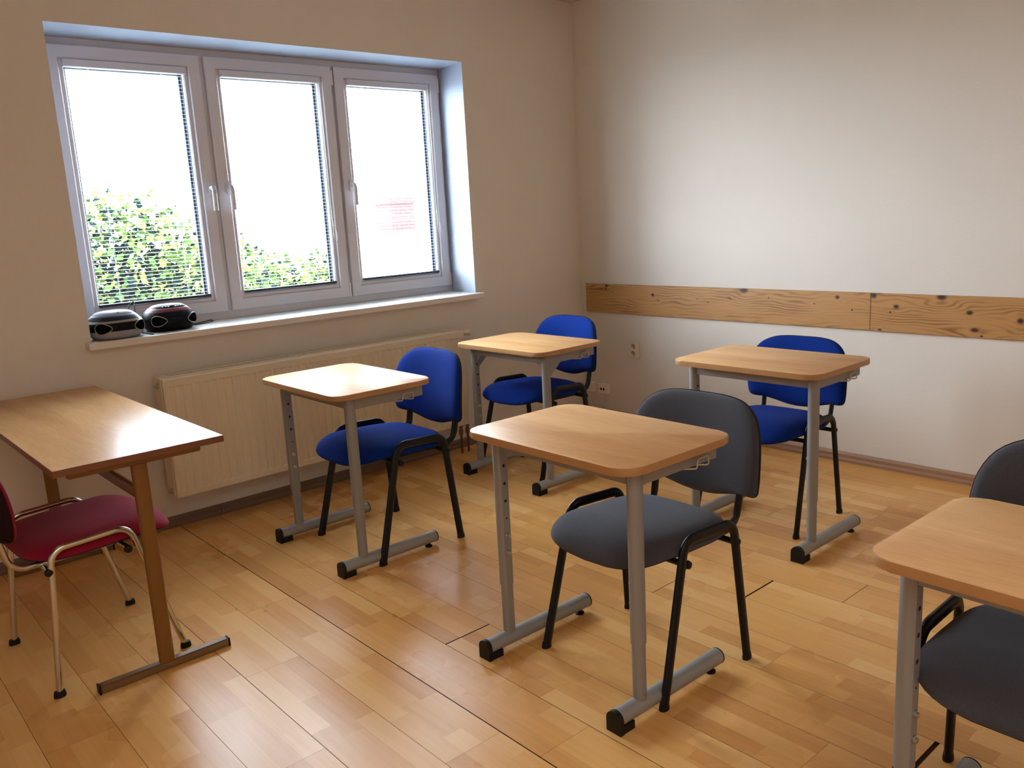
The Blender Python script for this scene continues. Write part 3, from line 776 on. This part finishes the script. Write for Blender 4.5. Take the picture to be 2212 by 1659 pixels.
G1 = 'blue fabric chairs'; G2 = 'charcoal fabric chairs'
chair(-2.345, -.955, 0, 'royal blue fabric chair with black legs at the desk in front of the radiator', M_blue, M_bluedk, M_blackt, G1, 1.02, -.035)
chair(-1.118, -.660, 0, 'royal blue fabric chair with black legs at the far corner desk', M_blue, M_bluedk, M_blackt, G1)
chair(-.975, -2.098, math.radians(2), 'royal blue fabric chair with black legs at the desk beside the right wall', M_blue, M_bluedk, M_blackt, G1, .98, -.045, 1.04)
chair(-2.364, -2.502, math.radians(-1.8), 'charcoal grey fabric chair with black legs in the middle foreground', M_gfab, M_gfabd, M_blackt, G2, .983, -.02, 1.10)
chair(-2.440, -3.694, math.radians(3.5), 'charcoal grey fabric chair cut off by the right picture edge', M_gfab, M_gfabd, M_blackt, G2, 1.0, 0.0, 1.06)
chair(-3.657, -1.040, PI + math.radians(2.9), 'crimson fabric chair with chrome legs under the long desk on the left', M_red, M_reddk, M_chrome, None)

# ------------------------------------------------------------------ radios on the sill
def radio(x, y, rot, label, silver):
    r = thing('portable_radio', label, 'radio', (x, y, RZ0), rot, 'portable radios on the window sill')
    bodym = [M_gloss, M_silver if silver else M_blackp, M_champ if silver else M_gloss]
    def out(kx, ky, n=56, e=2 / 2.6):
        o = []
        for k in range(n):
            a = 2 * PI * k / n; c, s = math.cos(a), math.sin(a)
            o.append((kx * abs(c) ** e * (1 if c > 0 else -1), ky * abs(s) ** e * (1 if s > 0 else -1)))
        return o
    def loft(levels, mats, name, parent=r):
        bm = bmesh.new(); rs = []
        for z, kx, ky, mi in levels:
            rs.append(([bm.verts.new((a, b, z + (b + .11) * .0)) for a, b in out(kx, ky)], mi))
        for i in range(len(rs) - 1):
            A, B = rs[i][0], rs[i + 1][0]; n = len(A)
            for j in range(n):
                f = bm.faces.new((A[j], A[(j + 1) % n], B[(j + 1) % n], B[j])); f.material_index = rs[i][1]
        f = bm.faces.new(rs[0][0]); f = bm.faces.new(rs[-1][0]); f.material_index = rs[-1][1]
        return obj(name, bm, mats, parent, smooth=True, angle=50)
    if silver:
        loft([(0, .085, .075, 0), (.004, .100, .088, 1), (.022, .116, .100, 1), (.040, .124, .106, 0), (.058, .126, .108, 0), (.078, .122, .104, 2), (.088, .115, .097, 0), (.104, .100, .083, 0), (.112, .092, .075, 0)], bodym, 'body')
        loft([(.1115, .088, .071, 0), (.119, .084, .067, 0), (.126, .068, .054, 0), (.129, .045, .035, 0)], [M_silver], 'disc_lid')
    else:
        loft([(0, .085, .075, 0), (.006, .104, .088, 0), (.030, .122, .102, 0), (.058, .128, .107, 0), (.080, .120, .100, 0), (.096, .108, .088, 2), (.108, .094, .076, 2), (.112, .090, .072, 2)], [M_gloss, M_blackp, M_redp], 'body')
        loft([(.1115, .086, .068, 0), (.119, .080, .063, 0), (.126, .064, .050, 0), (.129, .04, .03, 0)], [M_navyg], 'disc_lid')
    # teardrop speakers on both front corners, each with a bright rim
    for s in (-1, 1):
        ang = s * math.radians(34)
        C0 = Vector((s * .074, -.074, .055))
        Mx = Matrix.Translation(C0) @ Matrix.Rotation(ang, 4, 'Z')
        rim = []
        for k in range(33):
            a = 2 * PI * k / 32; rr = 1.0
            xx = math.cos(a) * .037; zz = math.sin(a) * .024 * (1 - .35 * math.cos(a) * -s)
            yy = -.018 + 2.6 * (xx * xx) * .8
            rim.append(Mx @ Vector((xx, yy, zz)))
        bm = bmesh.new()
        cen = bm.verts.new(Mx @ Vector((0, -.024, 0)))
        vs = [bm.verts.new(p) for p in rim[:-1]]; back = [bm.verts.new(p + Mx.to_3x3() @ Vector((0, .03, 0))) for p in rim[:-1]]
        for i in range(32):
            bm.faces.new((cen, vs[i], vs[(i + 1) % 32])); bm.faces.new((vs[i], back[i], back[(i + 1) % 32], vs[(i + 1) % 32]))
        sp = obj('speaker', bm, M_cloth, r, smooth=True, angle=50)
        bm = bmesh.new(); sweep(bm, rim + [rim[1]], oval(.0020, .0020, 8), ref=(0, 0.3, 1), cap=False); obj('speaker_rim', bm, M_champ, sp, smooth=True)
    # control keys and display
    kz = .1165
    for i, (kx, ky) in enumerate(((-.045, -.052), (-.03, -.056), (-.018, -.060), (.018, -.060), (.030, -.056), (.045, -.052))):
        bm = bmesh.new(); lathe(bm, [(.0045, 0), (.0045, .0045), (.002, .006)], 10, Matrix.Translation((kx, ky, kz - .001))); obj('button', bm, M_blackp if silver else M_champ, r, smooth=True, angle=40)
    bm = bmesh.new(); lathe(bm, [(.010, 0), (.0105, .006), (.008, .008), (.0078, .005)], 18, Matrix.Translation((0, -.054, kz - .001))); obj('dial', bm, M_blackp if silver else M_navyg, r, smooth=True, angle=40)
    bm = bmesh.new(); box(bm, -.028, .028, -.1125, -.100, .046, .066); bmesh.ops.bevel(bm, geom=bm.edges[:], offset=.003, segments=2, affect='EDGES'); obj('display', bm, M_navyg, r)
    # folded carry handle round the back
    hp = [(-.116, .01, .070), (-.122, .05, .068), (-.100, .094, .066), (0, .116, .066), (.100, .094, .066), (.122, .05, .068), (.116, .01, .070)]
    tube('carry_handle', [tuple(p) for p in catmull(hp, 6, False)], .007, .004, M_blackp, r, ref=(0, 0, 1), n=10)
    return r
radio(-3.134, .056, math.radians(4), 'silver and black portable CD radio at the left end of the window sill', True)
radio(-2.862, .108, math.radians(3), 'black portable CD radio with red trim on the window sill, right of the silver one', False)
o = tube('power_cable', [tuple(p) for p in catmull([(-3.03, .165, 1.05), (-3.02, .19, 1.10), (-2.99, .20, 1.125), (-2.995, .18, 1.09), (-3.0, .15, 1.01), (-3.0, .11, .981), (-2.998, .06, .979), (-2.99, -.03, .979)], 6, False)], .0025, .0025, M_rubber, ref=(0, 1, .2), n=8)
tag(o, 'black power cable arching up between the two radios on the sill', 'cable')
o = tube('power_cable', [tuple(p) for p in catmull([(-2.735, .17, .979), (-2.70, .20, .979), (-2.64, .235, .980), (-2.60, .245, .984), (-2.59, .232, .980), (-2.62, .205, .979), (-2.68, .17, .979), (-2.735, .155, .979)], 6, False)], .0025, .0025, M_rubber, ref=(0, 0, 1), n=8)
tag(o, 'black cable loop lying on the sill right of the black radio', 'cable')

# ------------------------------------------------------------------ outside
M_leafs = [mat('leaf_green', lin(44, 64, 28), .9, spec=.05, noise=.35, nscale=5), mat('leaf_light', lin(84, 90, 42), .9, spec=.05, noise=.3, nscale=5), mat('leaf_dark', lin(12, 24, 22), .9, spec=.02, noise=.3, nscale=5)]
M_bark = mat('bark', lin(90, 76, 62), .9, noise=.3, nscale=20)
def tree(label, base, crowns, n, seed):
    rnd = random.Random(seed)
    t = thing('tree', label, 'tree', base, 0, 'trees outside the window')
    bm = bmesh.new()
    top = crowns[0][0]
    sweep(bm, [(0, 0, 0), (.05, .03, 1.0), (0, 0, 2.2), (top[0], top[1], top[2])], oval(.09, .09, 10), ref=(1, 0, 0))
    for c, rad in crowns:
        sweep(bm, [(0, 0, 1.6), ((c[0]) * .5, c[1] * .5, (1.8 + c[2]) / 2), c], oval(.03, .03, 8), ref=(1, .1, 0))
    obj('trunk', bm, M_bark, t, smooth=True, angle=50)
    bm = bmesh.new(); vol = [r[0] * r[1] * r[2] for c, r in crowns]; tot = sum(vol)
    for (c, rad), v in zip(crowns, vol):
        for _ in range(int(n * v / tot)):
            d = Vector((rnd.gauss(0, 1), rnd.gauss(0, 1), rnd.gauss(0, 1))).normalized() * (rnd.random() ** .45) * rnd.uniform(.9, 1.06)
            p = Vector((c[0] + d.x * rad[0], c[1] + d.y * rad[1], c[2] + d.z * rad[2]))
            L = rnd.uniform(.04, .085); W = L * .42
            a = Vector((rnd.gauss(0, 1), rnd.gauss(0, 1), rnd.gauss(-.3, .7))).normalized(); b = a.orthogonal().normalized(); b = Matrix.Rotation(rnd.uniform(0, 6.28), 3, a) @ b
            up = a.cross(b) * W * .35
            vs = [bm.verts.new(q) for q in (p, p + a * L * .45 + b * W + up, p + a * L, p + a * L * .45 - b * W + up)]
            f1 = bm.faces.new((vs[0], vs[1], vs[2])); f2 = bm.faces.new((vs[0], vs[2], vs[3]))
            mi = 2 if d.length < .6 and rnd.random() < .8 else rnd.choice((0, 0, 1, 1, 2))  # inner leaves mostly dark: crown shade painted in, outer tones random
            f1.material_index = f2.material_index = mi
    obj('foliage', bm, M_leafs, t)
tree('broad leafy tree outside, filling the lower half of the left window pane', (-1.9, 3.2, -3.0),
     [((-.2, 0, 4.0), (.75, .6, .85)), ((.55, .1, 3.75), (.65, .6, .75)), ((-.95, -.1, 3.6), (.7, .6, .9)), ((-.1, 0, 3.2), (1.15, .7, .8))], 17000, 3)
tree('smaller leafy tree outside, low in the middle window pane', (.06, 4.45, -3.07),
     [((-.25, 0, 3.75), (.42, .5, .55)), ((.35, 0, 3.5), (.45, .5, .75)), ((.15, 0, 3.0), (.8, .6, .5))], 8000, 5)
def ray_pt(px, py, Yp):
    d = F + R * ((px - 1106) / 1812.56) - U * ((py - 829.5) / 1812.56)
    k = (Yp + 4.17387) / d.y
    return Vector((-4.33356 + d.x * k, Yp, 1.44518 + d.z * k))
# neighbouring house with a white flat roof, red brick chimney on top
M_render = mat('white_render', lin(232, 230, 226), .8, noise=.03)
def brick_mat():
    m = bpy.data.materials.new('red_brick'); m.use_nodes = True
    nt = m.node_tree; b = nt.nodes['Principled BSDF']
    tc = nt.nodes.new('ShaderNodeTexCoord'); mp = nt.nodes.new('ShaderNodeMapping'); mp.inputs['Rotation'].default_value = (PI / 2, 0, 0)
    nt.links.new(tc.outputs['Object'], mp.inputs['Vector'])
    br = nt.nodes.new('ShaderNodeTexBrick'); br.inputs['Scale'].default_value = 1.0
    br.inputs['Brick Width'].default_value = .24; br.inputs['Row Height'].default_value = .08; br.inputs['Mortar Size'].default_value = .010
    br.inputs['Color1'].default_value = lin(42, 12, 9); br.inputs['Color2'].default_value = lin(28, 8, 8); br.inputs['Mortar'].default_value = lin(56, 34, 30)
    nt.links.new(mp.outputs[0], br.inputs['Vector']); nt.links.new(br.outputs['Color'], b.inputs['Base Color']); b.inputs['Roughness'].default_value = .9
    return m
M_brick = brick_mat()
M_roof = mat('tile_roof', lin(120, 70, 56), .8, noise=.2, nscale=8)
Yh = 11.0
a = ray_pt(843, 428, Yh); b = ray_pt(893, 428, Yh); c = ray_pt(850, 500, Yh)
zroof = c.z
ch = thing('chimney', 'red brick chimney on the neighbouring roof, seen through the right window pane', 'chimney', ((a.x + b.x) / 2, Yh, zroof))
hw = (b.x - a.x) / 2; hh = a.z - zroof
obj('stack', bbox(-hw, hw, 0, .6, 0, hh - .12, .005), M_brick, ch)
obj('crown', bbox(-hw - .05, hw + .05, -.05, .65, hh - .12, hh, .01), M_brick, ch)
hs = thing('neighbour_house', 'white neighbouring house with flat white parapet below the chimney', 'building', (a.x + 1.0, Yh, -3))
obj('house_wall', bbox(-4.2, 7, -.4, 5, 0, zroof + 3 - .06, .02), M_render, hs)
obj('roof_edge', bbox(-4.3, 7.1, -.5, 5.1, zroof + 3 - .06, zroof + 3 - .001, .01), M_render, hs)
gr = bmesh.new(); box(gr, -60, 80, .6, 120, -3.2, -3.0); o = obj('ground', gr, mat('pale_bounce_ground', lin(228, 226, 222), .9, noise=.1)); struct(o, 'pale ground outside far below the window', 'ground')  # ground kept pale to bounce daylight up into the room

# ------------------------------------------------------------------ light
w = bpy.data.worlds.new('sky'); sc.world = w; w.use_nodes = True
bg = w.node_tree.nodes['Background']; bg.inputs[0].default_value = (.86, .92, 1.04, 1); bg.inputs[1].default_value = 34.0
def area(name, loc, rot, sx, sy, power, color, portal=False):
    l = bpy.data.lights.new(name, 'AREA'); l.shape = 'RECTANGLE'; l.size = sx; l.size_y = sy; l.energy = power; l.color = color
    if portal: l.cycles.is_portal = True
    o = bpy.data.objects.new(name, l); col.objects.link(o); o.location = loc; o.rotation_euler = rot; return o
area('window_portal', ((FX0 + FX1) / 2, .40, (RZ0 + RZ1) / 2), (-PI / 2, 0, 0), 2.3, 1.38, 1, (1, 1, 1), True)
area('ceiling_fill', (-4.6, -4.9, ZC - .03), (0, 0, 0), 2.4, 1.4, 28, (1.0, .95, .89))  # unseen fill light added behind the camera to lift the room
sl = bpy.data.lights.new('sun', 'SUN'); sl.energy = 5; sl.angle = math.radians(1); sl.color = (1, .96, .88)
so = bpy.data.objects.new('sun', sl); col.objects.link(so); so.rotation_euler = (math.radians(38), 0, math.radians(-20))

sc.view_settings.view_transform = 'Standard'
sc.view_settings.look = 'None'
sc.view_settings.exposure = 0.32
sc.cycles.use_denoising = True
sc.cycles.max_bounces = 10; sc.cycles.diffuse_bounces = 6; sc.cycles.transparent_max_bounces = 16
sc.cycles.sample_clamp_indirect = 5.0; sc.cycles.blur_glossy = 1.0
sc.cycles.caustics_reflective = False; sc.cycles.caustics_refractive = False
